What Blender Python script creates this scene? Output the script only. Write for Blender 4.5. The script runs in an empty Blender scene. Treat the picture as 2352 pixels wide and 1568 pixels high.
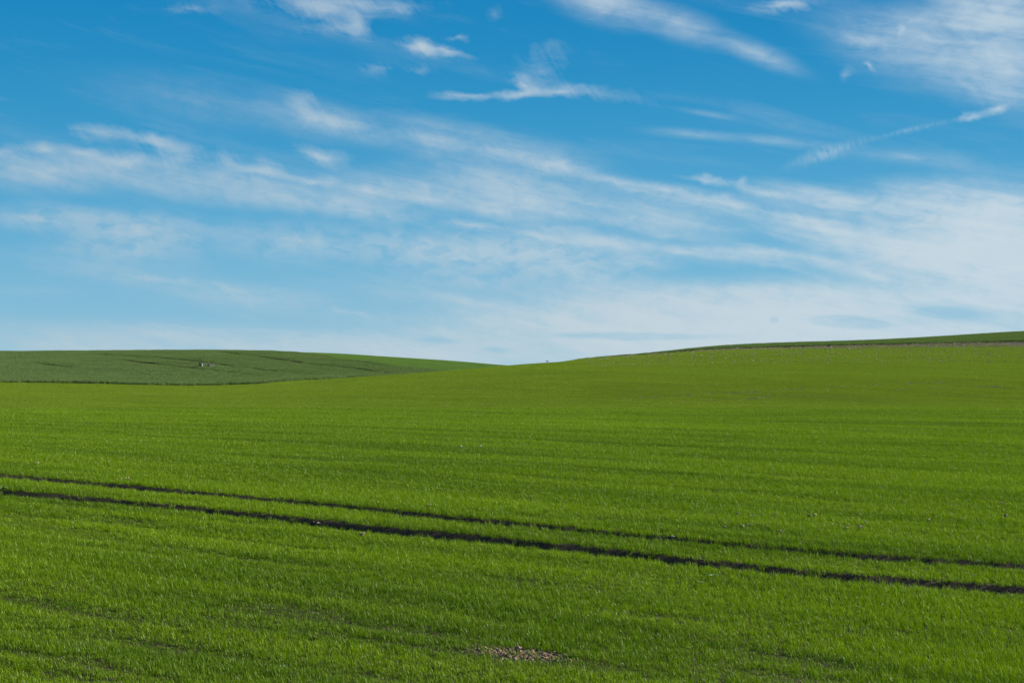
import bpy, math, random
import numpy as np
from mathutils import Vector, Matrix

random.seed(7)
RNG = np.random.default_rng(11)
SC = bpy.context.scene
COL = SC.collection
R = math.radians

# ------------------------------------------------------------------ camera
F = 3.0606e-4            # tangent per reference unit (2352 units across the frame)
CX, HZ = 1176.0, 840.0   # column straight ahead, row of the true horizon
CAMZ = 6.0
cam_d = bpy.data.cameras.new("camera")
cam = bpy.data.objects.new("camera", cam_d)
COL.objects.link(cam)
cam.location = (0, 0, CAMZ)
cam.rotation_euler = (R(90), 0, 0)
cam_d.lens = 50.0
cam_d.sensor_width = 36.0
cam_d.shift_y = 56.0 / 2352.0
cam_d.clip_start = 0.1
cam_d.clip_end = 20000
SC.camera = cam

# ------------------------------------------------------------------ light
SUN_AZ, SUN_EL = R(70), R(26)
sd = bpy.data.lights.new("sun", 'SUN')
sd.energy = 5.0
sd.angle = R(0.55)
sd.color = (1.0, 0.93, 0.82)
sun = bpy.data.objects.new("sun", sd)
COL.objects.link(sun)
sv = Vector((math.sin(SUN_AZ) * math.cos(SUN_EL), math.cos(SUN_AZ) * math.cos(SUN_EL), math.sin(SUN_EL)))
sun.rotation_euler = sv.to_track_quat('Z', 'Y').to_euler()
sun.location = (60, 30, 60)

SC.view_settings.view_transform = 'Standard'
SC.view_settings.look = 'None'
EXPOSURE = 1.15
SC.view_settings.exposure = EXPOSURE
SC.view_settings.gamma = 1.0

# ------------------------------------------------------------------ sky
world = bpy.data.worlds.new("World")
SC.world = world
world.use_nodes = True
NT = world.node_tree
NT.nodes.clear()

class G:
    """small node-graph helper"""
    def __init__(s, nt): s.nt = nt
    def n(s, typ, **kw):
        nd = s.nt.nodes.new(typ)
        for k, v in kw.items(): setattr(nd, k, v)
        return nd
    def put(s, sock, v):
        if v is None: return
        if hasattr(v, 'is_linked') or isinstance(v, bpy.types.NodeSocket): s.nt.links.new(v, sock)
        else: sock.default_value = v
    def m(s, op, a, b=None, c=None, clamp=False):
        nd = s.n('ShaderNodeMath', operation=op); nd.use_clamp = clamp
        s.put(nd.inputs[0], a); s.put(nd.inputs[1], b)
        if c is not None: s.put(nd.inputs[2], c)
        return nd.outputs[0]
    def vm(s, op, a, b=None):
        nd = s.n('ShaderNodeVectorMath', operation=op)
        s.put(nd.inputs[0], a); s.put(nd.inputs[1], b)
        return nd.outputs[0]
    def mixc(s, f, a, b, mode='MIX'):
        nd = s.n('ShaderNodeMix', data_type='RGBA', blend_type=mode)
        s.put(nd.inputs[0], f); s.put(nd.inputs[6], a); s.put(nd.inputs[7], b)
        return nd.outputs[2]
    def noise(s, vec, scale, detail=3, rough=0.5, dist=0.0, dim='3D'):
        nd = s.n('ShaderNodeTexNoise', noise_dimensions=dim)
        s.put(nd.inputs['Vector'], vec)
        nd.inputs['Scale'].default_value = scale; nd.inputs['Detail'].default_value = detail
        nd.inputs['Roughness'].default_value = rough; nd.inputs['Distortion'].default_value = dist
        return nd
    def mp(s, vec, loc=(0, 0, 0), rot=0.0, scale=(1, 1, 1), typ='POINT'):
        if typ == 'POINT' and rot:              # turn first, then stretch
            vec = s.mp(s.mp(vec, rot=rot, typ='ROT'), loc=loc, scale=scale)
            return vec
        if typ == 'ROT': typ = 'POINT'
        nd = s.n('ShaderNodeMapping', vector_type=typ)
        s.put(nd.inputs[0], vec)
        nd.inputs['Location'].default_value = loc
        nd.inputs['Rotation'].default_value = (0, 0, rot)
        nd.inputs['Scale'].default_value = scale
        return nd.outputs[0]
    def rng(s, v, a, b, c=0.0, d=1.0, smooth=False):
        nd = s.n('ShaderNodeMapRange')
        if smooth: nd.interpolation_type = 'SMOOTHSTEP'
        s.put(nd.inputs[0], v)
        for i, q in zip((1, 2, 3, 4), (a, b, c, d)): nd.inputs[i].default_value = q
        return nd.outputs[0]

g = G(NT)
sky = g.n('ShaderNodeTexSky', sky_type='NISHITA')
sky.sun_disc = False
sky.sun_elevation = SUN_EL
sky.sun_rotation = SUN_AZ
sky.altitude = 100
sky.air_density = 1.0
sky.dust_density = 0.6
sky.ozone_density = 1.5
tc = g.n('ShaderNodeTexCoord')
sep = g.n('ShaderNodeSeparateXYZ'); NT.links.new(tc.outputs['Generated'], sep.inputs[0])
az = g.m('ARCTAN2', sep.outputs[0], sep.outputs[1])
el = g.m('ARCSINE', sep.outputs[2])
comb = g.n('ShaderNodeCombineXYZ')
NT.links.new(az, comb.inputs[0]); NT.links.new(el, comb.inputs[1])
AE = comb.outputs[0]                     # (azimuth, elevation) of the view ray

def ae(col, row):
    tx, tz = (col - CX) * F, -(row - HZ) * F
    a = math.atan(tx)
    return a, math.atan(tz * math.cos(a))

# wind-drawn warping of the cirrus
wn = g.noise(g.mp(AE, rot=0.16, scale=(1.0, 2.2, 1)), 7.0, 4, 0.55)
w1 = g.vm('SUBTRACT', wn.outputs['Color'], (0.5, 0.5, 0.5))
w1 = g.vm('MULTIPLY', w1, (0.05, 0.020, 0.0))
wn2 = g.noise(g.mp(AE, rot=-0.5, scale=(1.0, 1.6, 1)), 38.0, 3, 0.6)
w2 = g.vm('SUBTRACT', wn2.outputs['Color'], (0.5, 0.5, 0.5))
w2 = g.vm('MULTIPLY', w2, (0.014, 0.009, 0.0))
AW = g.vm('ADD', g.vm('ADD', AE, w1), w2)
AS = g.vm('ADD', AE, g.vm('MULTIPLY', w1, (0.35, 0.35, 0)))   # gently warped, for wide veils

def strokes(vec, lst):
    acc = None
    for (x0, y0, x1, y1, wid, amp) in lst:
        a0, e0 = ae(x0, y0); a1, e1 = ae(x1, y1)
        L = math.hypot(a1 - a0, e1 - e0) / 2
        th = math.atan2(e1 - e0, a1 - a0)
        v = g.mp(vec, loc=((a0 + a1) / 2, (e0 + e1) / 2, 0), rot=th,
                 scale=(L * 1.55, wid * F * 2.1, 1), typ='TEXTURE')
        gr = g.n('ShaderNodeTexGradient', gradient_type='QUADRATIC_SPHERE')
        NT.links.new(v, gr.inputs[0])
        acc = g.m('MULTIPLY', gr.outputs['Fac'], amp) if acc is None else g.m('MULTIPLY_ADD', gr.outputs['Fac'], amp, acc)
    return acc

def path(pts, wid, amp):
    """a drawn-out streak through several points"""
    return [(p[0], p[1], q[0], q[1], wid, amp) for p, q in zip(pts[:-1], pts[1:])]

WISPS = [  # x0,y0,x1,y1 (reference units), half width, strength
    (590, -8, 960, 12, 20, .9), (640, 12, 850, 40, 18, .7), (700, 62, 850, 60, 12, .5), (800, 30, 850, 80, 20, 1.0), (880, 8, 950, 20, 12, .4),
    (910, 88, 1000, 108, 13, 1.5), (940, 95, 1070, 122, 7, 1.1), (930, 84, 960, 100, 10, .8),
    (830, 146, 910, 156, 15, .35), (940, 144, 1005, 152, 9, .4), (1000, 78, 1085, 88, 5, .5), (385, 5, 505, 14, 8, .45),
    (1010, 216, 1130, 218, 9, .8), (1110, 215, 1250, 196, 10, 1.3), (1160, 165, 1230, 196, 12, 1.2), (1200, 198, 1360, 208, 9, .9), (1190, 130, 1300, 170, 45, .28),
    (1300, 208, 1500, 225, 10, .25),
    (1735, 20, 1890, -2, 13, 1.1), (1130, 30, 1165, 45, 12, .12),
    (1945, 174, 1985, 150, 12, .5), (1996, 126, 2022, 158, 5, .9), (2078, 40, 2084, 80, 8, .6), (1930, 80, 2080, 90, 12, .5),
    (180, 300, 330, 325, 15, .7), (300, 322, 465, 348, 13, 1.1), (330, 318, 400, 322, 10, .5),
    (660, 338, 800, 362, 16, .8), (690, 350, 770, 362, 10, .6),
    (670, 215, 760, 250, 22, .4), (700, 245, 860, 295, 22, .5),
    (950, 415, 985, 450, 12, .4), (860, 400, 900, 440, 14, .3), (730, 380, 770, 430, 16, .3),
    (1700, 405, 1722, 430, 12, .5), (1430, 505, 1450, 496, 6, .4),
    (2190, 276, 2245, 262, 8, 1.2), (2240, 258, 2300, 238, 8, 1.1), (2225, 175, 2300, 225, 26, .6), (2180, 180, 2260, 210, 14, .3),
    (2150, -5, 2380, 60, 16, .5), (2200, 100, 2400, 160, 20, .3),
]
WISPS += path([(-60, 352), (60, 345), (150, 352), (260, 372), (380, 376)], 11, .85)
WISPS += path([(200, 378), (360, 370), (470, 362), (560, 378), (650, 405)], 17, .75)
WISPS += path([(520, 385), (640, 410), (780, 430), (900, 448), (1040, 468), (1220, 492)], 10, .85)
WISPS += path([(1200, 375), (1330, 395), (1450, 420), (1600, 445), (1760, 480), (1920, 520)], 10, .85)
WISPS += path([(1560, 402), (1700, 426), (1850, 452), (2000, 482)], 7, .85)
WISPS += path([(1000, 514), (1160, 522), (1320, 545), (1480, 568), (1640, 578), (1800, 590), (1950, 615), (2100, 648)], 9, .85)
WISPS += path([(290, 640), (450, 648), (600, 680), (760, 702), (900, 732)], 8, .42)
WISPS += path([(280, 748), (500, 752), (720, 764)], 4, .38)
for off_, x0_, a_ in ((0, 1320, .40), (22, 1360, .34), (46, 1250, .34), (72, 1200, .30), (98, 1180, .30), (128, 1300, .26)):
    WISPS += path([(x0_, 402 + off_), (x0_ + 200, 436 + off_ * 1.02), (x0_ + 420, 478 + off_ * 1.05), (x0_ + 700, 530 + off_ * 1.1)], 6, a_)
WISPS += path([(700, 250), (860, 300), (1050, 340), (1250, 375), (1330, 395)], 12, .30)
VEILS = [
    (1280, -20, 1500, 40, 32, .56), (1450, 25, 1660, 90, 26, .48), (1620, 80, 1850, 165, 17, .36),
    (1880, 55, 2300, 120, 40, .40), (2100, 0, 2500, 60, 70, .55), (2150, 110, 2500, 220, 60, .36), (1950, 110, 2300, 200, 40, .18),
    (200, 190, 700, 270, 40, .14), (560, 240, 900, 305, 32, .34), (820, 290, 1160, 350, 32, .36), (1050, 330, 1400, 400, 34, .34),
    (1480, 298, 1720, 315, 9, .19), (1650, 312, 1920, 332, 9, .19), (1560, 250, 1700, 272, 6, .14), (1920, 345, 2250, 375, 14, .16),
    (-80, 385, 300, 400, 34, .62), (200, 410, 700, 430, 32, .55), (600, 430, 1100, 470, 34, .48),
    (900, 395, 1400, 450, 46, .40), (1000, 450, 1400, 500, 40, .36), (1300, 470, 1700, 540, 34, .35),
    (1400, 425, 1800, 490, 20, .65), (1700, 480, 2100, 560, 30, .70), (1720, 432, 2100, 480, 22, .75), (1950, 460, 2450, 500, 40, .95),
    (2000, 520, 2500, 570, 80, 1.5), (1850, 560, 2400, 620, 45, .9), (2150, 600, 2600, 660, 90, 1.1),
    (1200, 540, 1600, 575, 16, .50), (1500, 572, 1900, 600, 16, .50), (1850, 602, 2150, 650, 16, .40),
    (-60, 600, 600, 640, 40, .10), (300, 655, 900, 720, 28, .22), (-50, 665, 200, 675, 10, .15), (800, 660, 1300, 710, 22, .25),
    (1300, 665, 2500, 680, 26, .8), (1150, 710, 2500, 710, 34, 1.4), (1000, 745, 2500, 750, 34, 1.5), (900, 790, 2400, 790, 44, 1.9), (600, 815, 1200, 820, 34, .7),
    (-100, 765, 700, 775, 26, .35), (300, 790, 1000, 795, 22, .35), (-50, 800, 500, 800, 20, .35),
]
MOTT = [
    (-60, 495, 250, 500, 22, .9), (120, 520, 520, 535, 32, 1.0), (400, 440, 800, 470, 22, .8), (640, 470, 1000, 495, 22, .7),
    (480, 540, 900, 570, 34, .8), (80, 570, 500, 585, 26, .5), (800, 560, 1200, 600, 46, .95), (1050, 560, 1460, 600, 44, 1.1), (1200, 620, 1500, 640, 26, .6),
    (900, 640, 1300, 660, 24, .4), (1380, 590, 1560, 610, 16, .7),
]
GAPS = [   # small blue-grey slivers low over the fields
    (1760, 733, 1800, 735, 9.0, 0.62), (1830, 730, 2070, 748, 13.5, 1.12), (2030, 712, 2352, 728, 19.5, 0.69), (1240, 770, 1700, 774, 7.5, 1.12), (1380, 768, 1500, 768, 7.5, 0.38),
    (950, 780, 1060, 782, 6.0, 0.75), (1090, 803, 1190, 805, 7.5, 0.62),
]
fib = g.noise(g.mp(AW, rot=0.20, scale=(0.55, 2.6, 1)), 30.0, 7, 0.66, 0.5)      # fibres drawn along the wind
fib2 = g.noise(g.mp(AE, rot=0.95, scale=(0.45, 2.6, 1)), 42.0, 6, 0.66, 0.9)     # combed hairs across them
puf = g.noise(g.mp(AE, rot=0.12, scale=(1.0, 2.0, 1)), 46.0, 5, 0.62, 0.5)       # small ripples
big = g.noise(g.mp(AS, loc=(3.1, 0.7, 0), rot=0.20, scale=(0.35, 2.8, 1)), 13.0, 6, 0.58, 0.4)

we = strokes(AW, WISPS)
ve = strokes(AS, VEILS)
fibn = g.m('ADD', g.m('MULTIPLY', fib.outputs['Fac'], 0.62), g.m('MULTIPLY', fib2.outputs['Fac'], 0.38))
fibm = g.rng(fib.outputs['Fac'], 0.30, 0.70, 0.15, 1.35)
sq = g.m('SQRT', g.m('MAXIMUM', we, 0.0))
wd = g.m('MULTIPLY_ADD', g.m('MULTIPLY', g.m('SUBTRACT', fibn, 0.53), 3.4), sq, g.m('MULTIPLY', we, 1.05))
wd = g.m('MULTIPLY', g.m('MAXIMUM', wd, 0.0), 0.78)
pufm = g.rng(puf.outputs["Fac"], 0.34, 0.66, 0.60, 1.32)
bigm = g.rng(big.outputs['Fac'], 0.30, 0.70, 0.45, 1.50)
vd = g.m('MULTIPLY', g.m('MULTIPLY', g.m("MULTIPLY", ve, 1.65), pufm), bigm)
mo = strokes(AS, MOTT)
puf2 = g.noise(g.mp(g.vm('ADD', AE, g.vm('MULTIPLY', w2, (1.2, 1.2, 0))), rot=0.10, scale=(1.0, 2.1, 1)), 58.0, 4, 0.55, 0.3)
md = g.m('MULTIPLY', mo, g.rng(puf2.outputs['Fac'], 0.36, 0.60, 0.42, 1.25))
md = g.m('MULTIPLY', md, g.rng(big.outputs['Fac'], 0.3, 0.7, 0.7, 1.25))
ffn = g.noise(g.mp(AS, rot=0.21, scale=(0.16, 3.6, 1)), 34.0, 6, 0.62, 0.25)    # long fine fibres through the veils
vd = g.m('MULTIPLY', vd, g.rng(ffn.outputs['Fac'], 0.30, 0.70, 0.62, 1.36))
vd = g.m('ADD', vd, g.m('MULTIPLY', md, 0.85))
# light everywhere-veil so other directions are not empty
bg_v = g.m('MULTIPLY', g.rng(big.outputs['Fac'], 0.52, 0.80, 0.0, 0.16), fibm)
tot = g.m('ADD', g.m('ADD', wd, vd), bg_v)
gp = strokes(g.vm('ADD', AE, g.vm('MULTIPLY', w2, (0.8, 0.35, 0))), GAPS)
# contrail: ragged line of small puffs
tra = strokes(g.vm('ADD', AE, g.vm('MULTIPLY', w2, (0.5, 0.6, 0))), [(1815, 380, 1985, 325, 12, 1.2), (1985, 325, 2200, 272, 5, .55)])
tn = g.noise(g.mp(AE, rot=-1.9, scale=(1.0, 3.0, 1)), 120.0, 3, 0.6)
tra = g.m('MULTIPLY', g.m('MULTIPLY', tra, g.rng(tn.outputs['Fac'], 0.3, 0.65, 0.1, 1.0)), 0.5)
tot = g.m('ADD', tot, tra)
tot = g.m('MULTIPLY', tot, g.m('SUBTRACT', 1.0, g.m('MINIMUM', g.m('MULTIPLY', gp, g.rng(puf.outputs['Fac'], .3, .6, 1.3, 2.6)), 0.78)))
# saturating cover 1-exp(-d)
cov = g.m('SUBTRACT', 1.0, g.m('EXPONENT', g.m('MULTIPLY', g.m('MAXIMUM', tot, 0.0), -1.25)))
# clear air: nishita pulled towards the cool teal blue of the day
EXPO = 2 ** EXPOSURE * 0.05
def lin(r, gg, b_, k=1.0):
    f_ = lambda v: ((v / 255 + .055) / 1.055) ** 2.4 / EXPO * k
    return (f_(r), f_(gg), f_(b_), 1)
cr = g.n('ShaderNodeValToRGB')
cr.color_ramp.interpolation = 'B_SPLINE'
stops = [(0.0, lin(165, 204, 222, EXPO)), (0.12, lin(136, 190, 218, EXPO)), (0.30, lin(103, 179, 217, EXPO)), (0.55, lin(56, 155, 204, EXPO)), (0.80, lin(26, 140, 196, EXPO)), (1.0, lin(14, 130, 190, EXPO))]
while len(cr.color_ramp.elements) < len(stops): cr.color_ramp.elements.new(.5)
for e_, (p_, c_) in zip(cr.color_ramp.elements, stops):
    e_.position = p_; e_.color = c_
NT.links.new(g.rng(el, 0.0, 0.27), cr.inputs[0])
skyc = g.mixc(1.0, sky.outputs[0], (0.40, 0.62, 0.80, 1), 'MULTIPLY')
crs = g.vm('SCALE', cr.outputs[0]); NT.links.new(g.m('ADD', 0.0, 1.0 / EXPO), NT.nodes[-2].inputs['Scale'])
skyc2 = g.mixc(g.rng(el, 0.30, 1.2, 0.92, 0.2), skyc, crs)
azf = g.rng(az, -0.35, 0.4, 0.86, 1.0)
clc = g.vm('SCALE', lin(200, 217, 227)[:3]); NT.links.new(azf, NT.nodes[-1].inputs['Scale'])
skyf = g.mixc(cov, skyc2, clc)
bgn = g.n('ShaderNodeBackground'); bgn.inputs[1].default_value = 0.05
NT.links.new(skyf, bgn.inputs[0])
wo = g.n('ShaderNodeOutputWorld'); NT.links.new(bgn.outputs[0], wo.inputs[0])
world.cycles.sampling_method = 'MANUAL'
world.cycles.sample_map_resolution = 256

# ------------------------------------------------------------------ terrain
def pchip(xk, yk, x):
    xk = np.asarray(xk, float); yk = np.asarray(yk, float)
    h = np.diff(xk); dl = np.diff(yk, axis=0) / h[:, None]
    m = np.zeros_like(yk)
    w1_ = (2 * h[1:] + h[:-1])[:, None]; w2_ = (h[1:] + 2 * h[:-1])[:, None]
    with np.errstate(divide='ignore', invalid='ignore'):
        hm = (w1_ + w2_) / (w1_ / dl[:-1] + w2_ / dl[1:])
    m[1:-1] = np.where(dl[:-1] * dl[1:] > 0, hm, 0); m[0] = dl[0]; m[-1] = dl[-1]
    i = np.clip(np.searchsorted(xk, x) - 1, 0, len(xk) - 2)
    t = ((x - xk[i]) / h[i])[:, None]; hh = h[i][:, None]
    return ((1 + 2 * t) * (1 - t) ** 2 * yk[i] + t * (1 - t) ** 2 * hh * m[i]
            + t * t * (3 - 2 * t) * yk[i + 1] + t * t * (t - 1) * hh * m[i + 1])

CK = [-700, 0, 450, 600, 750, 900, 1040, 1190, 1350, 1435, 1665, 2010, 2352, 3050]
DK = [150, 190, 215, 240, 262, 300, 340, 380, 420, 480]
ROWS = {
 -700: [941, 902, 888, 872, 862, 846, 830, 816, 808, 810],
    0: [941, 905, 893, 879, 872, 856, 838, 821, 811, 812],
  450: [941, 908, 898, 886.5, 876, 858, 838, 818, 808, 811],
  600: [940, 903, 892, 882.5, 876, 860, 840, 820, 809.5, 813],
  750: [940, 897, 882, 872, 876, 868, 845, 823, 813, 815],
  900: [939, 892, 873, 862, 866, 868, 849, 830, 822, 824],
 1040: [939, 886, 864, 851.5, 853, 862, 854, 838, 831, 832],
 1190: [938, 878, 854.4, 842, 838.5, 848, 853, 849, 843, 845],
 1350: [938, 874, 850, 836, 828, 824, 831, 840, 850, 860],
 1435: [938, 872, 848, 833, 823, 818.5, 823, 828, 835, 845],
 1665: [938, 870, 846, 829, 817, 805, 799, 799, 802, 808],
 2010: [938, 868, 844, 826, 813, 796, 786, 785.5, 787, 792],
 2352: [938, 866, 842, 823, 808, 789, 776, 768, 765.5, 767],
 3050: [938, 862, 836, 815, 800, 779, 764, 752, 746, 744],
}
def znear(d):
    t = np.maximum(d - 30.0, 0)
    return -5.05 + 0.058 * d - 0.5 * 0.00164 * t * t
dk_all = [0, 10, 20, 30, 40, 50, 60, 70, 78, 84, 90] + [118] + DK + [650, 1200, 5000]
ztab = []
for c in CK:
    z = [float(znear(np.array(float(d)))) for d in dk_all[:11]]
    z += [-(948 - HZ) * F * 118]
    z += [-(r_ - HZ) * F * d_ for r_, d_ in zip(ROWS[c], DK)]
    z += [z[-1] - 5.0, -22.0, -60.0]
    ztab.append(z)
ztab = np.array(ztab)                                        # cols x knots
CG = np.arange(-700, 3051, 10.0)
DG = np.concatenate([np.arange(0, 120, 0.5), np.arange(120, 520, 1.0), np.geomspace(520, 5000, 120)])
tmp = pchip(CK, ztab, CG)                                    # CG x knots
ZT = pchip(dk_all, tmp.T, DG).T                              # CG x DG

def vnoise(x, y, seed=0):
    """smooth value noise, numpy"""
    xi = np.floor(x).astype(np.int64); yi = np.floor(y).astype(np.int64)
    fx = x - xi; fy = y - yi
    fx = fx * fx * (3 - 2 * fx); fy = fy * fy * (3 - 2 * fy)
    def h(a, b):
        n = (a * 374761393 + b * 668265263 + seed * 1442695041) & 0xffffffff
        n = ((n ^ (n >> 13)) * 1274126177) & 0xffffffff
        return ((n ^ (n >> 16)) & 0xffff) / 65535.0
    return ((h(xi, yi) * (1 - fx) + h(xi + 1, yi) * fx) * (1 - fy)
            + (h(xi, yi + 1) * (1 - fx) + h(xi + 1, yi + 1) * fx) * fy)

TH = math.radians(-27.0)                    # direction the crop rows and tracks run
CT, ST = math.cos(TH), math.sin(TH)
def uv(x, y): return x * CT + y * ST, -x * ST + y * CT

def base_z(x, y):
    x = np.asarray(x, float); y = np.asarray(y, float)
    r = np.hypot(x, y)
    a = np.arctan2(x, y)
    ac = np.clip(a, -math.atan(0.574), math.atan(0.573))
    d = r * np.cos(ac)
    c = CX + np.tan(ac) / F
    ci = np.clip((c - CG[0]) / 10.0, 0, len(CG) - 1.001); i = ci.astype(int); fc = ci - i
    dj = np.clip(np.interp(d, DG, np.arange(len(DG))), 0, len(DG) - 1.001); j = dj.astype(int); fd = dj - j
    z = (ZT[i, j] * (1 - fd) + ZT[i, j + 1] * fd) * (1 - fc) + (ZT[i + 1, j] * (1 - fd) + ZT[i + 1, j + 1] * fd) * fc
    return z + CAMZ

def ground_at(col, row, dmin, dmax):
    """where the sight line through a photo point meets the land"""
    d = np.linspace(dmin, dmax, 1600)
    rr = HZ - (base_z((col - CX) * F * d, d) - CAMZ) / (F * d)
    s = rr - row
    k = np.where(s[:-1] * s[1:] <= 0)[0]
    k = k[0] if len(k) else int(np.argmin(np.abs(s)))
    return np.array([(col - CX) * F * d[k], d[k]])

def poly(pts, dmin, dmax): return np.array([ground_at(c, r_, dmin, dmax) for c, r_ in pts])

def extend(P, m=12.0):
    a = P[0] - (P[1] - P[0]) / np.linalg.norm(P[1] - P[0]) * m
    b = P[-1] + (P[-1] - P[-2]) / np.linalg.norm(P[-1] - P[-2]) * m
    return np.vstack([a, P, b])

def dist_poly(x, y, P):
    best = np.full(x.shape, 1e9)
    for a, b in zip(P[:-1], P[1:]):
        ab = b - a; L = ab @ ab
        t = np.clip(((x - a[0]) * ab[0] + (y - a[1]) * ab[1]) / L, 0, 1)
        best = np.minimum(best, np.hypot(x - a[0] - t * ab[0], y - a[1] - t * ab[1]))
    return best

TR_UP = extend(poly([(0, 1096), (250, 1116), (500, 1139), (750, 1163), (1000, 1188), (1250, 1212), (1500, 1236), (1750, 1260), (2000, 1281), (2200, 1294), (2352, 1304)], 15, 80))
TR_LO = extend(poly([(0, 1133), (200, 1149), (400, 1169), (600, 1188), (800, 1211), (1000, 1230), (1200, 1250), (1400, 1271), (1600, 1294), (1800, 1315), (2000, 1333), (2180, 1346), (2352, 1358)], 15, 80))
W_UP, W_LO = 0.29, 0.39

def land_z(x, y):
    x = np.asarray(x, float); y = np.asarray(y, float)
    z = base_z(x, y)
    u, v = uv(x, y)
    und = (vnoise(u / 9.0, v / 3.2, 3) - .5) * 0.10 + (vnoise(u / 3.5, v / 1.1, 4) - .5) * 0.045
    near = (np.hypot(x, y) < 95) & (y > 8) & (np.abs(x) < 60)
    z = z + und * np.clip((120 - np.hypot(x, y)) / 40, 0.25, 1)
    if near.any():
        xn, yn = x[near], y[near]
        du = dist_poly(xn, yn, TR_UP); dl = dist_poly(xn, yn, TR_LO)
        rut = 0.11 * np.exp(-(du / 0.25) ** 4) + 0.14 * np.exp(-(dl / 0.3) ** 4)
        flat = np.exp(-(np.minimum(du, dl) / 1.6) ** 2)
        zz = z[near]; zz -= rut + und[near] * flat * np.clip((120 - np.hypot(xn, yn)) / 40, 0.25, 1); z[near] = zz
    return z

# ------------------------------------------------------------------ object helpers
def tag(o, label=None, cat=None, group=None, kind=None):
    if label: o['label'] = label
    if cat: o['category'] = cat
    if group: o['group'] = group
    if kind: o['kind'] = kind
    return o

def mesh_obj(name, verts, faces, mat, parent=None, smooth=True, link=True):
    me = bpy.data.meshes.new(name)
    me.from_pydata([tuple(v) for v in verts], [], [tuple(f) for f in faces])
    if smooth: me.polygons.foreach_set('use_smooth', [True] * len(me.polygons))
    me.materials.append(mat)
    me.update()
    o = bpy.data.objects.new(name, me)
    if link: COL.objects.link(o)
    if parent: o.parent = parent
    return o

def new_mat(name):
    m = bpy.data.materials.new(name); m.use_nodes = True
    m.node_tree.nodes.clear()
    return m, G(m.node_tree)

def soil_mat(name, a, b, rough_scale=1.0):
    m, q = new_mat(name)
    geo = q.n('ShaderNodeNewGeometry')
    n1 = q.noise(geo.outputs['Position'], 0.9, 5, 0.6)
    n2 = q.noise(geo.outputs['Position'], 22.0 * rough_scale, 5, 0.65)
    c = q.mixc(q.rng(n1.outputs['Fac'], .35, .65), a, b)
    c = q.mixc(q.rng(n2.outputs['Fac'], .25, .75, 0, .6), c, tuple(k * 0.5 for k in a[:3]) + (1,))
    bs = q.n('ShaderNodeBsdfPrincipled'); q.put(bs.inputs['Base Color'], c)
    bs.inputs['Roughness'].default_value = 0.95
    bs.inputs['Specular IOR Level'].default_value = 0.15
    bp = q.n('ShaderNodeBump'); bp.inputs['Strength'].default_value = 0.8; bp.inputs['Distance'].default_value = 0.04
    q.put(bp.inputs['Height'], n2.outputs['Fac']); q.put(bs.inputs['Normal'], bp.outputs[0])
    out = q.n('ShaderNodeOutputMaterial'); q.put(out.inputs[0], bs.outputs[0])
    return m

def leaf_mat(name, dark, light, tip, big=8.0, trans=0.28, gloss=0.014, yellow=None):
    """crop leaf: colour wanders with place and from leaf to leaf"""
    m, q = new_mat(name)
    geo = q.n('ShaderNodeNewGeometry')
    mpv = q.mp(geo.outputs['Position'], rot=-TH, scale=(0.35, 1.0, 1.0))
    n1 = q.noise(mpv, 1.0 / big, 4, 0.6)
    n2 = q.noise(geo.outputs['Position'], 2.2, 2, 0.5)
    n3 = q.noise(q.mp(geo.outputs['Position'], rot=-TH, scale=(0.06, 1.0, 1.0)), 1.1, 4, 0.65)
    f = q.m('ADD', q.m('MULTIPLY', q.rng(n1.outputs['Fac'], .3, .7), .30), q.m('MULTIPLY', q.rng(n2.outputs['Fac'], .3, .7), .18))
    f = q.m('ADD', f, q.m('MULTIPLY', q.rng(n3.outputs['Fac'], .40, .56), .58))
    c = q.mixc(f, dark, light)
    isl = geo.outputs['Random Per Island']
    c = q.mixc(q.rng(isl, .55, 1.0, 0, .75), c, tip)
    if yellow:
        c = q.mixc(q.rng(isl, .0, .06, .8, 0), c, yellow)
    df = q.n('ShaderNodeBsdfDiffuse'); q.put(df.inputs[0], c)
    tr = q.n('ShaderNodeBsdfTranslucent')
    q.put(tr.inputs[0], q.mixc(1.0, c, (1.15, 1.2, 0.45, 1), 'MULTIPLY'))
    gl = q.n('ShaderNodeBsdfGlossy'); gl.inputs['Roughness'].default_value = 0.42
    gl.inputs[0].default_value = (0.9, 1.0, 0.85, 1)
    a = q.n('ShaderNodeMixShader'); a.inputs[0].default_value = trans
    q.put(a.inputs[1], df.outputs[0]); q.put(a.inputs[2], tr.outputs[0])
    b = q.n('ShaderNodeMixShader'); b.inputs[0].default_value = gloss
    q.put(b.inputs[1], a.outputs[0]); q.put(b.inputs[2], gl.outputs[0])
    out = q.n('ShaderNodeOutputMaterial'); q.put(out.inputs[0], b.outputs[0])
    return m

M_SOIL = soil_mat('soil', (0.040, 0.029, 0.017, 1), (0.066, 0.047, 0.028, 1))
M_CLOD = soil_mat('clod', (0.36, 0.25, 0.15, 1), (0.46, 0.335, 0.215, 1), 2.0)
M_CLOD2 = soil_mat('damp_clod', (0.20, 0.135, 0.085, 1), (0.30, 0.21, 0.14, 1), 2.0)
M_STONE = soil_mat('pale_stone', (0.48, 0.37, 0.24, 1), (0.58, 0.47, 0.33, 1), 2.0)
M_WHITE = soil_mat('white_stone', (0.72, 0.70, 0.66, 1), (0.8, 0.78, 0.74, 1), 2.0)
M_YOUNG = leaf_mat('young_wheat_leaf', (0.050, 0.120, 0.002, 1), (0.168, 0.275, 0.002, 1), (0.21, 0.305, 0.010, 1),
                   yellow=(0.25, 0.27, 0.04, 1))
M_TALL = leaf_mat('tall_wheat_leaf', (0.055, 0.105, 0.030, 1), (0.115, 0.180, 0.058, 1), (0.22, 0.28, 0.10, 1), big=12, trans=.25)
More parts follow.
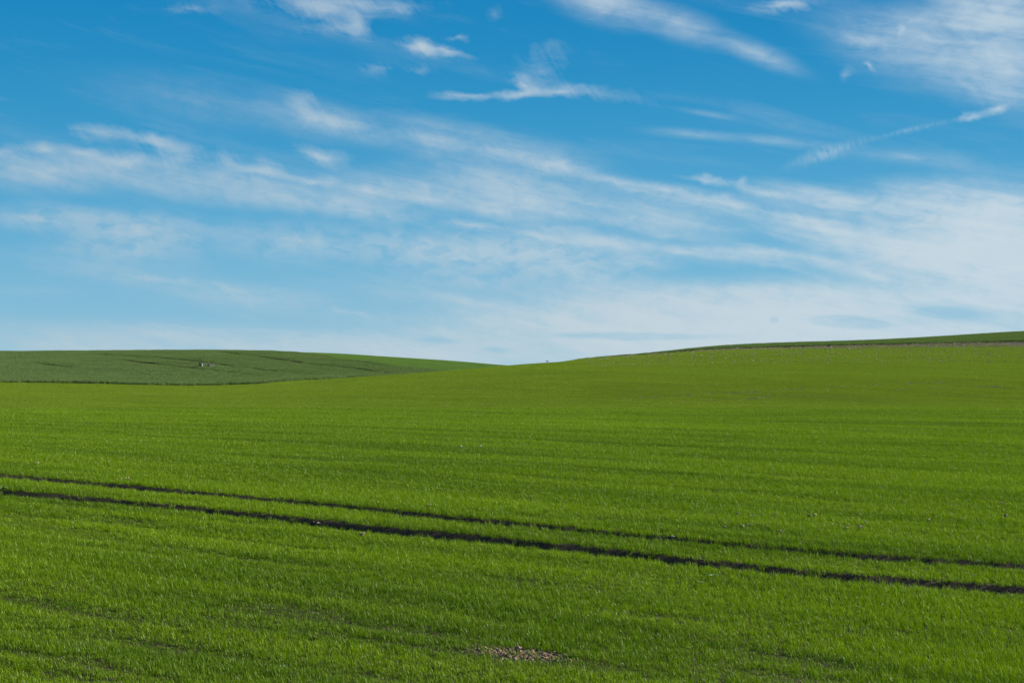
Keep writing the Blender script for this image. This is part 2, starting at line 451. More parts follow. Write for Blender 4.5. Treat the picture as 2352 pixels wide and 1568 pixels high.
M_BRIGHT = leaf_mat('bright_crop_leaf', (0.09, 0.17, 0.035, 1), (0.13, 0.23, 0.05, 1), (0.18, 0.28, 0.07, 1), big=12)
M_STRIP = leaf_mat('strip_crop_leaf', (0.060, 0.110, 0.030, 1), (0.105, 0.165, 0.050, 1), (0.19, 0.25, 0.09, 1), big=10, trans=.25)

# ------------------------------------------------------------------ ground sheet
azs = np.radians(np.concatenate([np.arange(-180, -34, 4.0), np.arange(-34, -22, 0.5), np.arange(-22, 22, 0.11), np.arange(22, 34, 0.5), np.arange(34, 180, 4.0)]))
rs = np.concatenate([[0.3, 3, 6, 9, 12, 14], np.arange(15, 46, 0.11), np.arange(46, 90, 0.5), np.arange(90, 480, 2.0), np.geomspace(480, 5000, 30)])
AA, RR = np.meshgrid(azs, rs, indexing='ij')
X = (RR * np.sin(AA)).ravel(); Y = (RR * np.cos(AA)).ravel()
Z = land_z(X, Y)
na, nr = len(azs), len(rs)
ii, jj = np.meshgrid(np.arange(na), np.arange(nr - 1), indexing='ij')
i2 = (ii + 1) % na
fa = np.stack([ii * nr + jj, i2 * nr + jj, i2 * nr + jj + 1, ii * nr + jj + 1], -1).reshape(-1, 4)[:, ::-1]
me = bpy.data.meshes.new('ground')
me.vertices.add(len(X)); me.vertices.foreach_set('co', np.stack([X, Y, Z], 1).ravel())
me.loops.add(fa.size); me.loops.foreach_set('vertex_index', fa.ravel().astype(np.int32))
me.polygons.add(len(fa)); me.polygons.foreach_set('loop_start', np.arange(0, fa.size, 4, dtype=np.int32))
me.polygons.foreach_set('use_smooth', np.ones(len(fa), bool))
me.update(calc_edges=True); me.validate()
me.materials.append(M_SOIL)
ground = bpy.data.objects.new('ground', me); COL.objects.link(ground)
tag(ground, kind='structure')
X = Y = Z = AA = RR = None

# ------------------------------------------------------------------ leaf patches
def patch(name, mat, sx, sy, nb, h0, h1, w, lean, rows=None, seg=3, seed=1):
    """a plot of upright, bending leaves; unlinked, only used through the crop objects"""
    rg = np.random.default_rng(seed)
    V = []; Fc = []
    for k in range(nb):
        bx = rg.uniform(-sx / 2, sx / 2)
        by = rg.uniform(-sy / 2, sy / 2)
        if rows:
            by = (np.floor((by + sy / 2) / rows) + .5) * rows - sy / 2 + rg.normal(0, rows * .22)
        h = rg.uniform(h0, h1); ww = w * rg.uniform(.7, 1.25)
        ph = rg.uniform(0, 2 * math.pi); ln = abs(rg.normal(0, lean)) + lean * .25
        dx, dy = math.cos(ph), math.sin(ph)
        tw = ph + math.pi / 2 + rg.uniform(-.7, .7)
        tx, ty = math.cos(tw), math.sin(tw)
        s = len(V)
        for q in range(seg + 1):
            t = q / seg
            off = ln * h * t * t
            zz = h * (t - 0.30 * ln * t * t)
            wd_ = ww * (0.75 + .5 * t if t < .5 else 2.0 * (1 - t) + .0) * .5
            cx_, cy_ = bx + dx * off, by + dy * off
            if q == seg: V.append((cx_, cy_, zz))
            else:
                V.append((cx_ - tx * wd_, cy_ - ty * wd_, zz)); V.append((cx_ + tx * wd_, cy_ + ty * wd_, zz))
        for q in range(seg - 1):
            Fc.append((s + 2 * q, s + 2 * q + 1, s + 2 * q + 3, s + 2 * q + 2))
        Fc.append((s + 2 * seg - 2, s + 2 * seg - 1, s + 2 * seg))
    return mesh_obj(name, V, Fc, mat, smooth=True, link=False)

def rock_mesh(name, mat, seed, flat=0.7, link=False, sub=3, rough=.3):
    import bmesh
    bm = bmesh.new()
    bmesh.ops.create_icosphere(bm, subdivisions=sub, radius=.5)
    from mathutils import noise as mn
    off = Vector((seed * 7.3, seed * 3.1, seed * 1.7))
    for v in bm.verts:
        n = v.co.normalized()
        k = 1 + rough * mn.noise(n * 1.3 + off) * 1.6 + rough * .7 * mn.noise(n * 3.4 + off) + rough * .35 * mn.noise(n * 8 + off)
        v.co = Vector((n.x * .5 * k * 1.15, n.y * .5 * k, n.z * .5 * k * flat))
    me_ = bpy.data.meshes.new(name); bm.to_mesh(me_); bm.free()
    me_.polygons.foreach_set('use_smooth', [False] * len(me_.polygons))
    me_.materials.append(mat)
    o = bpy.data.objects.new(name, me_)
    if link: COL.objects.link(o)
    return o

def scatter(name, variants, P, rot, scl, idx):
    """one object: many plants or bits, placed by geometry nodes"""
    coll = bpy.data.collections.new(name + '_kinds')
    for i_, v in enumerate(variants):
        v.name = 'kind_%02d_%s' % (i_, name); coll.objects.link(v)
    n_ = len(P)
    m_ = bpy.data.meshes.new(name); m_.vertices.add(n_)
    m_.vertices.foreach_set('co', np.asarray(P, np.float32).ravel())
    a_ = m_.attributes.new('rot', 'FLOAT_VECTOR', 'POINT'); a_.data.foreach_set('vector', np.asarray(rot, np.float32).ravel())
    a_ = m_.attributes.new('scl', 'FLOAT_VECTOR', 'POINT'); a_.data.foreach_set('vector', np.asarray(scl, np.float32).ravel())
    a_ = m_.attributes.new('idx', 'INT', 'POINT'); a_.data.foreach_set('value', np.asarray(idx, np.int32).ravel())
    o = bpy.data.objects.new(name, m_); COL.objects.link(o)
    ng = bpy.data.node_groups.new(name + '_nodes', 'GeometryNodeTree')
    ng.interface.new_socket('Geometry', in_out='INPUT', socket_type='NodeSocketGeometry')
    ng.interface.new_socket('Geometry', in_out='OUTPUT', socket_type='NodeSocketGeometry')
    gi = ng.nodes.new('NodeGroupInput'); go = ng.nodes.new('NodeGroupOutput')
    ci_ = ng.nodes.new('GeometryNodeCollectionInfo'); ci_.inputs[0].default_value = coll
    ci_.inputs['Separate Children'].default_value = True; ci_.inputs['Reset Children'].default_value = True
    ip = ng.nodes.new('GeometryNodeInstanceOnPoints'); ip.inputs['Pick Instance'].default_value = True
    def att(nm, tp):
        q = ng.nodes.new('GeometryNodeInputNamedAttribute'); q.data_type = tp; q.inputs[0].default_value = nm
        return [s for s in q.outputs if s.enabled and s.name == 'Attribute'][0]
    L_ = ng.links.new
    L_(gi.outputs[0], ip.inputs['Points']); L_(ci_.outputs[0], ip.inputs['Instance'])
    L_(att('idx', 'INT'), ip.inputs['Instance Index'])
    er = ng.nodes.new('FunctionNodeEulerToRotation'); L_(att('rot', 'FLOAT_VECTOR'), er.inputs[0])
    L_(er.outputs[0], ip.inputs['Rotation']); L_(att('scl', 'FLOAT_VECTOR'), ip.inputs['Scale'])
    L_(ip.outputs[0], go.inputs[0])
    md = o.modifiers.new('plants', 'NODES'); md.node_group = ng
    return o

def slope_rot(x, y, yaw):
    """tilt a flat plot to lie on the land (x,y slopes) with a heading"""
    e = 0.8
    sx = (base_z(x + e, y) - base_z(x - e, y)) / (2 * e)
    sy = (base_z(x, y + e) - base_z(x, y - e)) / (2 * e)
    # XYZ euler with yaw last: slopes expressed in the plot's own frame
    lx = sx * np.cos(yaw) + sy * np.sin(yaw)
    ly = -sx * np.sin(yaw) + sy * np.cos(yaw)
    return np.stack([np.arctan(ly), -np.arctan(lx), yaw], 1)

# ---- young wheat: main field --------------------------------------------------
young = [patch('tuft', M_YOUNG, .15, .15, 29, .055, .130, .0056, .36, seed=20 + k) for k in range(8)]
M_THIN = leaf_mat('thin_wheat_leaf', (0.098, 0.168, 0.007, 1), (0.180, 0.258, 0.010, 1), (0.22, 0.28, 0.022, 1))
young += [patch('plot', M_THIN, 1.1, 1.1, 700, .07, .135, .016, .4, rows=.1375, seg=2, seed=40 + k) for k in range(5)]
young += [patch('sparse', M_THIN, 1.1, 1.1, 130, .08, .17, .015, .5, seg=2, seed=50 + k) for k in range(3)]

def in_cols(x, y, c0, c1):
    c = CX + x / (np.maximum(y, .1) * F); return (c > c0) & (c < c1)

bare_c = ground_at(1190, 1502, 12, 40)

def near_tufts():
    s = .088
    uu = np.arange(-60, 60, s); vv = np.arange(-10, 130, s)
    out = []
    U, Vv = np.meshgrid(uu, vv, indexing='ij')
    U = U.ravel() + RNG.uniform(-.06, .06, U.size); Vv = Vv.ravel() + RNG.normal(0, .025, Vv.size)
    x = U * CT - Vv * ST; y = U * ST + Vv * CT
    k = (y > 14.5) & (y < 92) & in_cols(x, y, -230, 2580)
    x, y, U, Vv = x[k], y[k], U[k], Vv[k]
    # far part of the near field: thin out the tufts, made up for by a larger scale
    big_ = np.clip((y - 50) / 40, 0, 1)
    keep = RNG.random(len(x)) > big_ * .45
    x, y, U, Vv, big_ = x[keep], y[keep], U[keep], Vv[keep], big_[keep]
    du = dist_poly(x, y, TR_UP); dl = dist_poly(x, y, TR_LO)
    jit = (vnoise(U / .5, Vv / .5, 9) - .5) * .12 + RNG.normal(0, .025, len(x))
    k = (du > W_UP + .13 * np.clip((y - 27) / 12, 0, 1) + jit) & (dl > W_LO + .08 * np.clip((y - 27) / 12, 0, 1) + jit)
    # a few survivors in the wheelings
    k |= (RNG.random(len(x)) < .035)
    # gaps: thin streaks along the drill rows
    st1 = vnoise(U / 2.6, Vv / .32, 21); st2 = vnoise(U / .9, Vv / .22, 22); st3 = vnoise(U / 11, Vv / 1.6, 23)
    lf = np.clip((CX + x / (y * F) - 1500) / -1500, 0, 1) * np.clip((34 - y) / 14, 0, 1)
    streak = st1 * .5 + st2 * .25 + st3 * .25
    thr = .24 + .15 * lf
    k &= ~((streak < thr) & (RNG.random(len(x)) < .09))
    lowst = np.clip((thr + .06 - streak) / .12, 0, 1)
    # the bare patch in front
    bu, bv = uv(bare_c[0], bare_c[1])
    e = ((U - bu) / .72) ** 2 + ((Vv - bv) / .34) ** 2 + (vnoise(U / .2, Vv / .15, 31) - .5) * .7
    k &= ~((e < 1) & (RNG.random(len(x)) < .80))
    x, y, U, Vv, st3, st1, big_, lowst = x[k], y[k], U[k], Vv[k], st3[k], st1[k], big_[k], lowst[k]
    du, dl = du[k], dl[k]
    h = .80 + .5 * (vnoise(U / 3.0, Vv / .8, 41) - .3) + .28 * (st1 - .5) + RNG.normal(0, .24, len(x))
    h *= 1 + .15 * np.exp(-np.minimum(du - W_UP, dl - W_LO).clip(0) / .25)
    h *= 1 - .50 * lowst
    h *= 1 + .55 * np.clip((y - 30) / 20, 0, 1) * (vnoise(U / 13, Vv / .75, 44) * .6 + vnoise(U / 5, Vv / .4, 45) * .4 - .5)
    h = np.clip(h, .35, 1.5)
    ws = 1 + .45 * big_
    return x, y, h, ws

x, y, h, ws = near_tufts()
yaw = RNG.uniform(0, 2 * math.pi, len(x))
P1 = np.stack([x, y, land_z(x, y) - .005], 1)
R1 = np.stack([RNG.normal(0, .10, len(x)), RNG.normal(0, .10, len(x)), yaw], 1)
S1 = np.stack([ws, ws, h], 1)
I1 = RNG.integers(0, 8, len(x))
print('near tufts', len(x))

def field_plots(step, cond, jt=.12):
    uu = np.arange(-420, 420, step); vv = np.arange(-80, 760, step)
    U, Vv = np.meshgrid(uu, vv, indexing='ij'); U = U.ravel(); Vv = Vv.ravel()
    U = U + RNG.uniform(-jt, jt, U.size) * step; Vv = Vv + RNG.uniform(-jt, jt, U.size) * step * .6
    x = U * CT - Vv * ST; y = U * ST + Vv * CT
    k = cond(x, y)
    return x[k], y[k], U[k], Vv[k]

# where each field ends
HILL_EDGE = np.array([(-420.0, 232.0)] + [tuple(ground_at(c, r_, 225, 256)) for c, r_ in ((0, 879), (250, 882), (450, 886), (600, 882))] + [(-40.0, 275.0), (-28.0, 300.0), (-10.0, 330.0), (40.0, 350.0)])
def hill_y(x): return np.interp(x, HILL_EDGE[:, 0], HILL_EDGE[:, 1])
def strip_y(x): return np.interp(x, [-30, 20, 60, 110, 400], [345, 322, 309, 309, 300])
def is_strip(x, y): return (x > 5) & (y > strip_y(x))
def is_hill(x, y): return (x <= 5) & (y > hill_y(x)) | (x > 5) & (x < 45) & (y > 345)
def is_bright(x, y):        # right of the slanting boundary on the left hill
    a = np.array([-72.0, 420.0]); b = np.array([-22.0, 345.0]); d_ = b - a
    cr = (x - a[0]) * d_[1] - (y - a[1]) * d_[0]
    return cr < 0

x, y, U, Vv = field_plots(1.0, lambda x, y: (y > 90.5) & (y < 330) & in_cols(x, y, -230, 2580) & ~is_strip(x, y) & ~is_hill(x, y) & ~((y > 96) & (y < 122)))
ns = vnoise(U / 30, Vv / 2.2, 61) * .6 + vnoise(U / 9, Vv / 1.1, 62) * .4
# faint old wheelings on the far slope
FT = [extend(poly([(1500, 912), (1665, 903), (1850, 893), (2100, 881), (2352, 871)], 150, 300), 30),
      extend(poly([(1780, 912), (1950, 899), (2150, 892), (2352, 885)], 150, 300), 30),
      extend(poly([(1000, 866), (1300, 856), (1700, 850), (2352, 838)], 150, 300), 30)]
ft = np.minimum.reduce([dist_poly(x, y, q) for q in FT])
sparse = np.zeros(len(x), bool)
bd = strip_y(x) - y                                        # metres short of the dark strip
pr = np.clip(1 - bd / 26.0, 0, 1) * np.clip((x - 10) / 60, 0, 1)
pr += .5 * np.clip(1 - bd / 60.0, 0, 1) * (vnoise(x / 14, y / 5, 71) > .55) * (x > 15)
sparse |= RNG.random(len(x)) < pr * 1.0
sparse |= (ft < .45) & (RNG.random(len(x)) < .7) & (vnoise(U / 14, Vv / 14, 75) > .45)
bw = 4 + 26 * np.clip((x - 55) / 55, 0, 1)
drop = (bd < bw) & (x > 40) & (RNG.random(len(x)) < .30 + .65 * np.clip(1 - bd / bw, 0, 1))
k = ~drop
x, y, U, Vv, ns, sparse = x[k], y[k], U[k], Vv[k], ns[k], sparse[k]
yaw2 = TH + (RNG.integers(0, 2, len(x)) * math.pi)
P2 = np.stack([x, y, land_z(x, y)], 1)
R2 = slope_rot(x, y, yaw2)
h2 = np.clip(.60 + .80 * ns + RNG.normal(0, .05, len(x)), .4, 1.4)
S2 = np.stack([np.ones(len(x)), np.ones(len(x)), h2], 1)
I2 = np.where(sparse, RNG.integers(13, 16, len(x)), RNG.integers(8, 13, len(x)))
print('far plots', len(x))
ow = scatter('young_wheat', young, np.vstack([P1, P2]), np.vstack([R1, R2]), np.vstack([S1, S2]), np.concatenate([I1, I2]))
tag(ow, 'short bright green young wheat covering the large field from the foreground to the right ridge', 'crop', kind='stuff')

# ---- tall crop on the left hill -------------------------------------------------
def tall_field(name, mat, step, cond, h0, h1, nb, w, label, gaps=(), gw=.9, seed=0, lean=.28, hv=.25):
    va = [patch('stand', mat, step * 1.3, step * 1.3, nb, h0, h1, w, lean, seg=2, seed=seed + q) for q in range(9)]
    x, y, U, Vv = field_plots(step, cond, .4)
    if gaps:
        gd = np.minimum.reduce([dist_poly(x, y, q) for q in gaps])
        k = gd > gw * RNG.uniform(.6, 1.2, len(x))
        x, y, U, Vv, gd = x[k], y[k], U[k], Vv[k], gd[k]
    ns = vnoise(U / 16, Vv / 3.5, seed) * .6 + vnoise(U / 5, Vv / 1.6, seed + 1) * .4
    yw = RNG.uniform(0, 6.28, len(x))
    hh = np.clip(1 - hv / 2 + hv * 1.6 * (ns - .35) + RNG.normal(0, .05, len(x)), .5, 1.4)
    if gaps: hh *= 1 - .5 * np.exp(-(gd / (gw * 1.8)) ** 2)
    o = scatter(name, va, np.stack([x, y, land_z(x, y)], 1), slope_rot(x, y, yw),
                np.stack([np.ones(len(x)), np.ones(len(x)), hh], 1), RNG.integers(0, 9, len(x)))
    tag(o, label, 'crop', kind='stuff')
    print(name, len(x))
    return o

HT = [poly(p, 244, 470) for p in (
    [(230, 816), (443, 830), (632, 855), (720, 863)],
    [(290, 830), (430, 846), (632, 868)],
    [(520, 812), (572, 818), (689, 835), (800, 846), (900, 859)],
    [(309, 864), (430, 867), (551, 870)],
    [(20, 811), (102, 813), (160, 816)],
    [(100, 838), (130, 842), (175, 848)],
    [(760, 822), (850, 836), (950, 846)],
    [(150, 852), (380, 858)])]
tall_field('tall_wheat', M_TALL, 1.3, lambda x, y: is_hill(x, y) & ~is_bright(x, y) & (y < 500) & in_cols(x, y, -230, 1500),
           .60, .82, 400, .026, 'taller bluish green wheat standing on the hill at the left', HT, 1.75, 100, hv=.42)
tall_field('spring_crop', M_BRIGHT, 1.3, lambda x, y: is_hill(x, y) & is_bright(x, y) & (y < 510) & in_cols(x, y, -230, 1500),
           .28, .42, 300, .026, 'brighter green crop on the back of the left hill, narrowing towards the valley',
           [poly([(840, 822), (960, 830), (1100, 838)], 300, 440), poly([(900, 835), (1000, 840)], 300, 440)], .7, 140)
tall_field('strip_wheat', M_STRIP, 1.3, lambda x, y: is_strip(x, y) & (y < 510) & in_cols(x, y, 1100, 2580),
           .60, .80, 320, .026, 'dark green strip of taller wheat along the top of the right ridge', (), .8, 180)

# ---- bits of soil and stone ---------------------------------------------------------
def bits(name, mats, pts, sizes, label, cat, seed=5, sink=.2, flat=.7):
    va = []
    for q, m_ in enumerate(mats): va.append(rock_mesh('bit', m_, seed + q, flat, sub=2))
    pts = np.array(pts); n_ = len(pts)
    sz = np.asarray(sizes)
    rot = np.stack([RNG.normal(0, .3, n_), RNG.normal(0, .3, n_), RNG.uniform(0, 6.28, n_)], 1)
    z = land_z(pts[:, 0], pts[:, 1]) + sz * (.5 * flat - sink)
    o = scatter(name, va, np.column_stack([pts, z]), rot, np.stack([sz * RNG.uniform(.8, 1.2, n_), sz, sz * RNG.uniform(.8, 1.1, n_)], 1), RNG.integers(0, len(mats), n_))
    tag(o, label, cat, kind='stuff')
    return o

pp = []; ss = []
bu, bv = uv(*bare_c)
while len(pp) < 900:                                        # crumbs in the bare patch
    a_, b_ = RNG.normal(0, .42), RNG.normal(0, .16)
    if (a_ / .95) ** 2 + (b_ / .46) ** 2 > 1: continue
    U_, V_ = bu + a_, bv + b_
    pp.append((U_ * CT - V_ * ST, U_ * ST + V_ * CT)); ss.append(min(.075, .013 + RNG.exponential(.011)))
bits('soil_crumbs', [M_CLOD, M_CLOD2, M_CLOD2, M_CLOD, M_CLOD2], pp, ss, 'tan crumbly soil lying in the bare patch in the foreground wheat', 'soil')

pp = []; ss = []
for T, n_, w_ in ((TR_UP, 260, .24), (TR_LO, 420, .30)):   # crumbs in the wheelings
    seg = np.linalg.norm(np.diff(T, axis=0), axis=1); cs = np.concatenate([[0], np.cumsum(seg)])
    for t in RNG.uniform(0, cs[-1], n_):
        k_ = min(np.searchsorted(cs, t) - 1, len(seg) - 1); k_ = max(k_, 0)
        p = T[k_] + (T[k_ + 1] - T[k_]) * (t - cs[k_]) / seg[k_]
        q = RNG.normal(0, w_ * .55); pp.append((p[0] + q * .46, p[1] + q * .89)); ss.append(min(.07, .015 + RNG.exponential(.012)))
bits('track_crumbs', [M_CLOD, M_SOIL, M_SOIL], pp, ss, 'brown soil crumbs lying in the two dark wheel tracks', 'soil', seed=15)

pp = []; ss = []
for line, n_, dm in (([(1660, 1212), (1780, 1213), (1900, 1210), (2050, 1203), (2352, 1190)], 60, (15, 80)),
                     ([(1650, 1190), (1900, 1188), (2100, 1178), (2352, 1160)], 36, (15, 80)),
                     ([(0, 1072), (200, 1067), (560, 1053), (870, 1040), (1200, 1027), (1500, 1015)], 60, (15, 80)),
                     ([(100, 1060), (500, 1062), (800, 1056)], 14, (15, 80))):
    T = poly(line, *dm)
    seg = np.linalg.norm(np.diff(T, axis=0), axis=1); cs = np.concatenate([[0], np.cumsum(seg)])
    for t in RNG.uniform(0, cs[-1], n_):
        k_ = max(min(np.searchsorted(cs, t) - 1, len(seg) - 1), 0)
        p = T[k_] + (T[k_ + 1] - T[k_]) * (t - cs[k_]) / seg[k_]
        pp.append((p[0] + RNG.normal(0, .12), p[1] + RNG.normal(0, .12))); ss.append(min(.08, .018 + RNG.exponential(.013)))
bits('row_crumbs', [M_CLOD, M_STONE], pp, np.array(ss), 'thin lines of tan soil crumbs running along old drill lines in the wheat', 'soil', seed=25, sink=-1.0)

pp = []; ss = []
while len(pp) < 17000:                                        # stony brow below the dark strip
    xx = RNG.uniform(5, 150); yy = RNG.uniform(225, 312)
    b_ = float(strip_y(np.array(xx))) - yy
    if b_ < .3 or not in_cols(np.array([xx]), np.array([yy]), 1345, 2560)[0]: continue
    pz = .07 + .93 * math.exp(-(b_ / (9 + 13 * min(1, max(0, (xx - 50) / 60)))) ** 1.5)
    pz *= .15 + 1.6 * float(vnoise(np.array(xx / 16), np.array(yy / 4.5), 81))
    if RNG.random() > pz: continue
    pp.append((xx, yy)); ss.append(.05 + min(.2, RNG.exponential(.05)))
for T in FT[:2]:
    seg = np.linalg.norm(np.diff(T, axis=0), axis=1); cs = np.concatenate([[0], np.cumsum(seg)])
    for t in RNG.uniform(0, cs[-1], 120):
        k_ = max(min(np.searchsorted(cs, t) - 1, len(seg) - 1), 0)
        p = T[k_] + (T[k_ + 1] - T[k_]) * (t - cs[k_]) / seg[k_]
        pp.append((p[0] + RNG.normal(0, .5), p[1] + RNG.normal(0, .5))); ss.append(.06 + min(.08, RNG.exponential(.03)))
bits('field_stones', [M_CLOD, M_CLOD, M_STONE], pp, ss, 'scattered small tan stones and clods on the thin brow below the dark strip', 'stones', seed=35, sink=-.45)

# ---- single stones and clods ---------------------------------------------------------
def stone(name, cat, col, row, w_u, mat, label, seed, flat=.7, group=None, lift=.055, dm=(12, 80), yawv=0.0, aspect=1.0):
    p = ground_at(col, row + 0, *dm)
    size = w_u * F * p[1] * .85
    o = rock_mesh(name, mat, seed, flat, link=True, sub=4, rough=.38)
    o.scale = (size, size * aspect, size)
    z = float(land_z(np.array([p[0]]), np.array([p[1]]))[0])
    o.location = (p[0], p[1], z + lift + size * flat * .25)
    o.rotation_euler = (0, 0, yawv)
    tag(o, label, cat, group)
    return o

cap = stone('stone', 'stone', 1190, 1504, 15, M_CLOD, 'round tan stone with its sunlit top painted paler, largest one in the bare soil patch', 3, .95, lift=0.075)
cap.data.materials.append(M_STONE)  # sunlight on the upper faces is painted in with this paler material
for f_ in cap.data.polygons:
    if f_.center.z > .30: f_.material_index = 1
stone('clod', 'clod', 1977, 1216, 10.5, M_CLOD, 'large peaked tan clod above the right end of the wheel tracks', 5, .75, lift=.05)
stone('clod', 'clod', 1945, 1218, 12, M_CLOD, 'wide flat brown clod just left of the large peaked clod', 8, .42, lift=.055)
stone('clod', 'clod', 832, 1234, 11, M_CLOD, 'slanting orange tan clod just below the lower wheel track, left of centre', 12, .8, lift=.055, yawv=.7)
stone('clod', 'clod', 1665, 1216, 7, M_STONE, 'small pale clod above the upper track, leftmost of the right hand crumb line', 15, .7, lift=.055)
stone('clod', 'clod', 1793, 1227, 8, M_CLOD, 'tan clod standing alone below the right hand crumb line', 17, .7, lift=.055)
stone('clod', 'clod', 1886, 1222, 6, M_STONE, 'pale pinkish clod between the lone clod and the wide flat clod', 19, .7, lift=.055)
stone('stone', 'stone', 1544.5, 1232, 7, M_WHITE, 'whitish grey stone lying in the upper wheel track', 21, .9, lift=.0)
for q, (c_, r_, s_, lb) in enumerate(((277, 1104, 6, 'small yellowish clod, left one of three above the left end of the tracks'),
                                    (288, 1103, 6, 'small yellowish clod, middle one of three above the left end of the tracks'),
                                    (293.5, 1102, 8, 'small yellowish clod, right and biggest of three above the left end of the tracks'))):
    stone('clod', 'clod', c_, r_, s_, M_STONE, lb, 30 + q, .75, lift=.055)
stone('clod', 'clod', 987, 1165, 7, M_STONE, 'pale small clod alone above the middle of the upper track', 41, .7, lift=.055)
stone('clod', 'clod', 733, 1269, 6, M_CLOD, 'faint tan clod half hidden in wheat below the lower track', 43, .7, lift=.055)

# ---- broad-leaved weeds ------------------------------------------------------------
mw, q = new_mat('weed_leaf')
bs = q.n('ShaderNodeBsdfPrincipled'); bs.inputs['Base Color'].default_value = (0.16, 0.27, 0.06, 1); bs.inputs['Roughness'].default_value = .45
out = q.n('ShaderNodeOutputMaterial'); q.put(out.inputs[0], bs.outputs[0])
def weed(col, row, size, label, seed):
    rg = np.random.default_rng(seed)
    p = ground_at(col, row, 12, 60)
    z = float(land_z(np.array([p[0]]), np.array([p[1]]))[0])
    V, Fc = [], []
    for k_ in range(9):
        a_ = k_ * 2.4 + rg.uniform(-.2, .2); L_ = size * rg.uniform(.6, 1.0); w_ = L_ * .28
        d_ = np.array([math.cos(a_), math.sin(a_)]); t_ = np.array([-d_[1], d_[0]])
        s_ = len(V); up = rg.uniform(.35, .8)
        for j_ in range(7):
            t = j_ / 6; ww = w_ * math.sin(math.pi * min(1, t * .9 + .06)) * (1 if t > .2 else .35)
            c0 = d_ * L_ * t; zz = .10 + up * L_ * (t - .65 * t * t)
            for sg, dz in ((-1, .12), (0, 0), (1, .12)):
                V.append((c0[0] + t_[0] * ww * sg, c0[1] + t_[1] * ww * sg, zz + abs(sg) * ww * .35))
        for j_ in range(6):
            for e_ in range(2):
                a0 = s_ + j_ * 3 + e_; Fc.append((a0, a0 + 1, a0 + 4, a0 + 3))
    # stem
    s_ = len(V)
    for zz, r_ in ((0, .006), (.14, .004)):
        for k_ in range(6): V.append((r_ * math.cos(k_ * 1.047), r_ * math.sin(k_ * 1.047), zz))
    for k_ in range(6): Fc.append((s_ + k_, s_ + (k_ + 1) % 6, s_ + 6 + (k_ + 1) % 6, s_ + 6 + k_))
    o = mesh_obj('weed', V, Fc, mw); o.location = (p[0], p[1], z)
    tag(o, label, 'weed')
weed(1730, 1196, .10, 'pale broad leaved weed above the upper track, right of centre', 1)
weed(1638, 1336, .11, 'pale leaved weed below the lower track, right of centre', 2)
weed(1612, 1350, .09, 'small green leaved weed just left of and below the pale leaved weed', 3)
weed(4, 1128, .16, 'bluish leaved weed at the left edge beside the lower track', 4)

# ---- concrete slab structure on the left hill -----------------------------------------
mc, q = new_mat('concrete')
geo = q.n('ShaderNodeNewGeometry'); n1 = q.noise(geo.outputs['Position'], 3.0, 5, .6)
bs = q.n('ShaderNodeBsdfPrincipled'); q.put(bs.inputs['Base Color'], q.mixc(q.rng(n1.outputs['Fac'], .3, .7), (.10, .11, .10, 1), (.17, .18, .16, 1)))
bs.inputs['Roughness'].default_value = .85
out = q.n('ShaderNodeOutputMaterial'); q.put(out.inputs[0], bs.outputs[0])
mp_, q = new_mat('white_paint')
bs = q.n('ShaderNodeBsdfPrincipled'); bs.inputs['Base Color'].default_value = (.8, .8, .78, 1); bs.inputs['Roughness'].default_value = .5
out = q.n('ShaderNodeOutputMaterial'); q.put(out.inputs[0], bs.outputs[0])

def box(name, mat, c, s, parent, bevel=.02, shear=0.0):
    import bmesh
    bm = bmesh.new(); bmesh.ops.create_cube(bm, size=1)
    for v in bm.verts: v.co = Vector((c[0] + v.co.x * s[0], c[1] + v.co.y * s[1], c[2] + v.co.z * s[2] - shear * v.co.x * s[0]))
    bmesh.ops.bevel(bm, geom=bm.edges[:], offset=bevel, segments=2, affect='EDGES')
    m_ = bpy.data.meshes.new(name); bm.to_mesh(m_); bm.free(); m_.materials.append(mat)
    o = bpy.data.objects.new(name, m_); COL.objects.link(o); o.parent = parent; return o
p = ground_at(475, 845, 262, 400)
zt = float(land_z(np.array([p[0]]), np.array([p[1]]))[0])
sh = bpy.data.objects.new('field_shelter', None); COL.objects.link(sh); sh.location = (p[0], p[1], zt - .28); sh.rotation_euler = (0, 0, R(36))
tag(sh, 'low grey concrete cover with a white post, standing in tall wheat on the left hill', 'shelter')
k = F * p[1]                       # metres per reference unit there
box('roof_slab', mc, (0, 0, 1.28), (35 * k, 1.1, .16), sh, .03, .055)
box('wall', mc, (10.5 * k, 0, .52), (13 * k, .95, 1.04), sh, .03)
box('wall', mc, (-16.0 * k, .25, .66), (1.2 * k, .6, 1.3), sh, .03)
box('post', mp_, (-13.0 * k, -.42, .68), (1.6 * k, .16, 1.3), sh, .02)

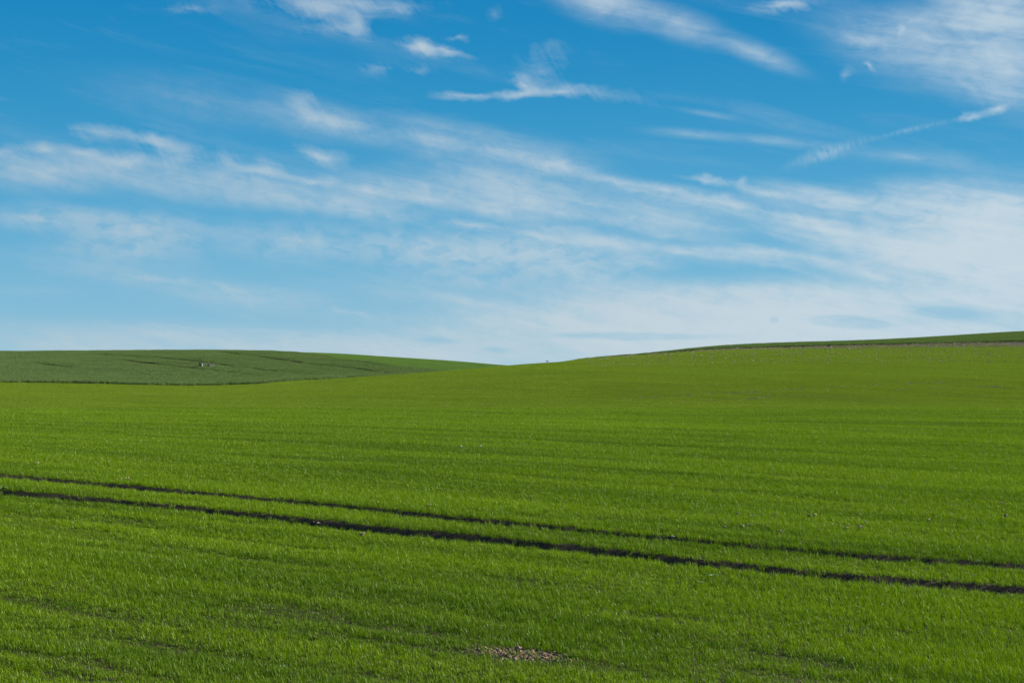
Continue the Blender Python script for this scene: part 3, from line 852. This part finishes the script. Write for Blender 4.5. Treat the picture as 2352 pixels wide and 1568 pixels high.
# ---- crow on the skyline -----------------------------------------------------------
mb, q = new_mat('black_feathers')
bs = q.n('ShaderNodeBsdfPrincipled'); bs.inputs['Base Color'].default_value = (.012, .012, .014, 1); bs.inputs['Roughness'].default_value = .45
out = q.n('ShaderNodeOutputMaterial'); q.put(out.inputs[0], bs.outputs[0])
def crow():
    import bmesh
    d_ = np.linspace(225, 300, 400); xx = (1257 - CX) * F * d_
    ang = (base_z(xx, d_) - CAMZ) / d_; k_ = int(np.argmax(ang))
    X_, Y_ = xx[k_], d_[k_]
    Z_ = float(land_z(np.array([X_]), np.array([Y_]))[0]) + .12
    # skeleton: beak tip, head, neck, chest, belly, rump, tail tip ; two legs
    pts = [(-.34, 0, .335), (-.29, 0, .345), (-.245, 0, .36), (-.19, 0, .33), (-.10, 0, .285), (0, 0, .255), (.10, 0, .235), (.20, 0, .20), (.33, 0, .155),
           (-.02, .035, .16), (-.02, .035, .06), (-.02, .035, .0), (-.07, .035, -.002), (-.02, -.035, .16), (-.02, -.035, .06), (-.02, -.035, .0), (-.07, -.035, -.002)]
    rad = [.006, .018, .045, .048, .075, .085, .070, .042, .030, .03, .012, .010, .008, .03, .012, .010, .008]
    ed = [(0, 1), (1, 2), (2, 3), (3, 4), (4, 5), (5, 6), (6, 7), (7, 8), (5, 9), (9, 10), (10, 11), (11, 12), (5, 13), (13, 14), (14, 15), (15, 16)]
    m_ = bpy.data.meshes.new('bird'); m_.from_pydata(pts, ed, [])
    o = bpy.data.objects.new('bird', m_); COL.objects.link(o)
    sk = o.modifiers.new('skin', 'SKIN')
    for v, r_ in zip(m_.skin_vertices[0].data, rad): v.radius = (r_ * (.9 if r_ > .02 else 1), r_)
    m_.skin_vertices[0].data[5].use_root = True
    sb = o.modifiers.new('sub', 'SUBSURF'); sb.levels = 2; sb.render_levels = 2
    m_.materials.append(mb)
    dg = bpy.context.evaluated_depsgraph_get()
    me2 = bpy.data.meshes.new_from_object(o.evaluated_get(dg)); o.modifiers.clear(); o.data = me2
    if not me2.materials: me2.materials.append(mb)
    o.location = (X_, Y_, Z_)
    tag(o, 'small black bird standing on the skyline of the ridge, head to the left', 'bird')
crow()
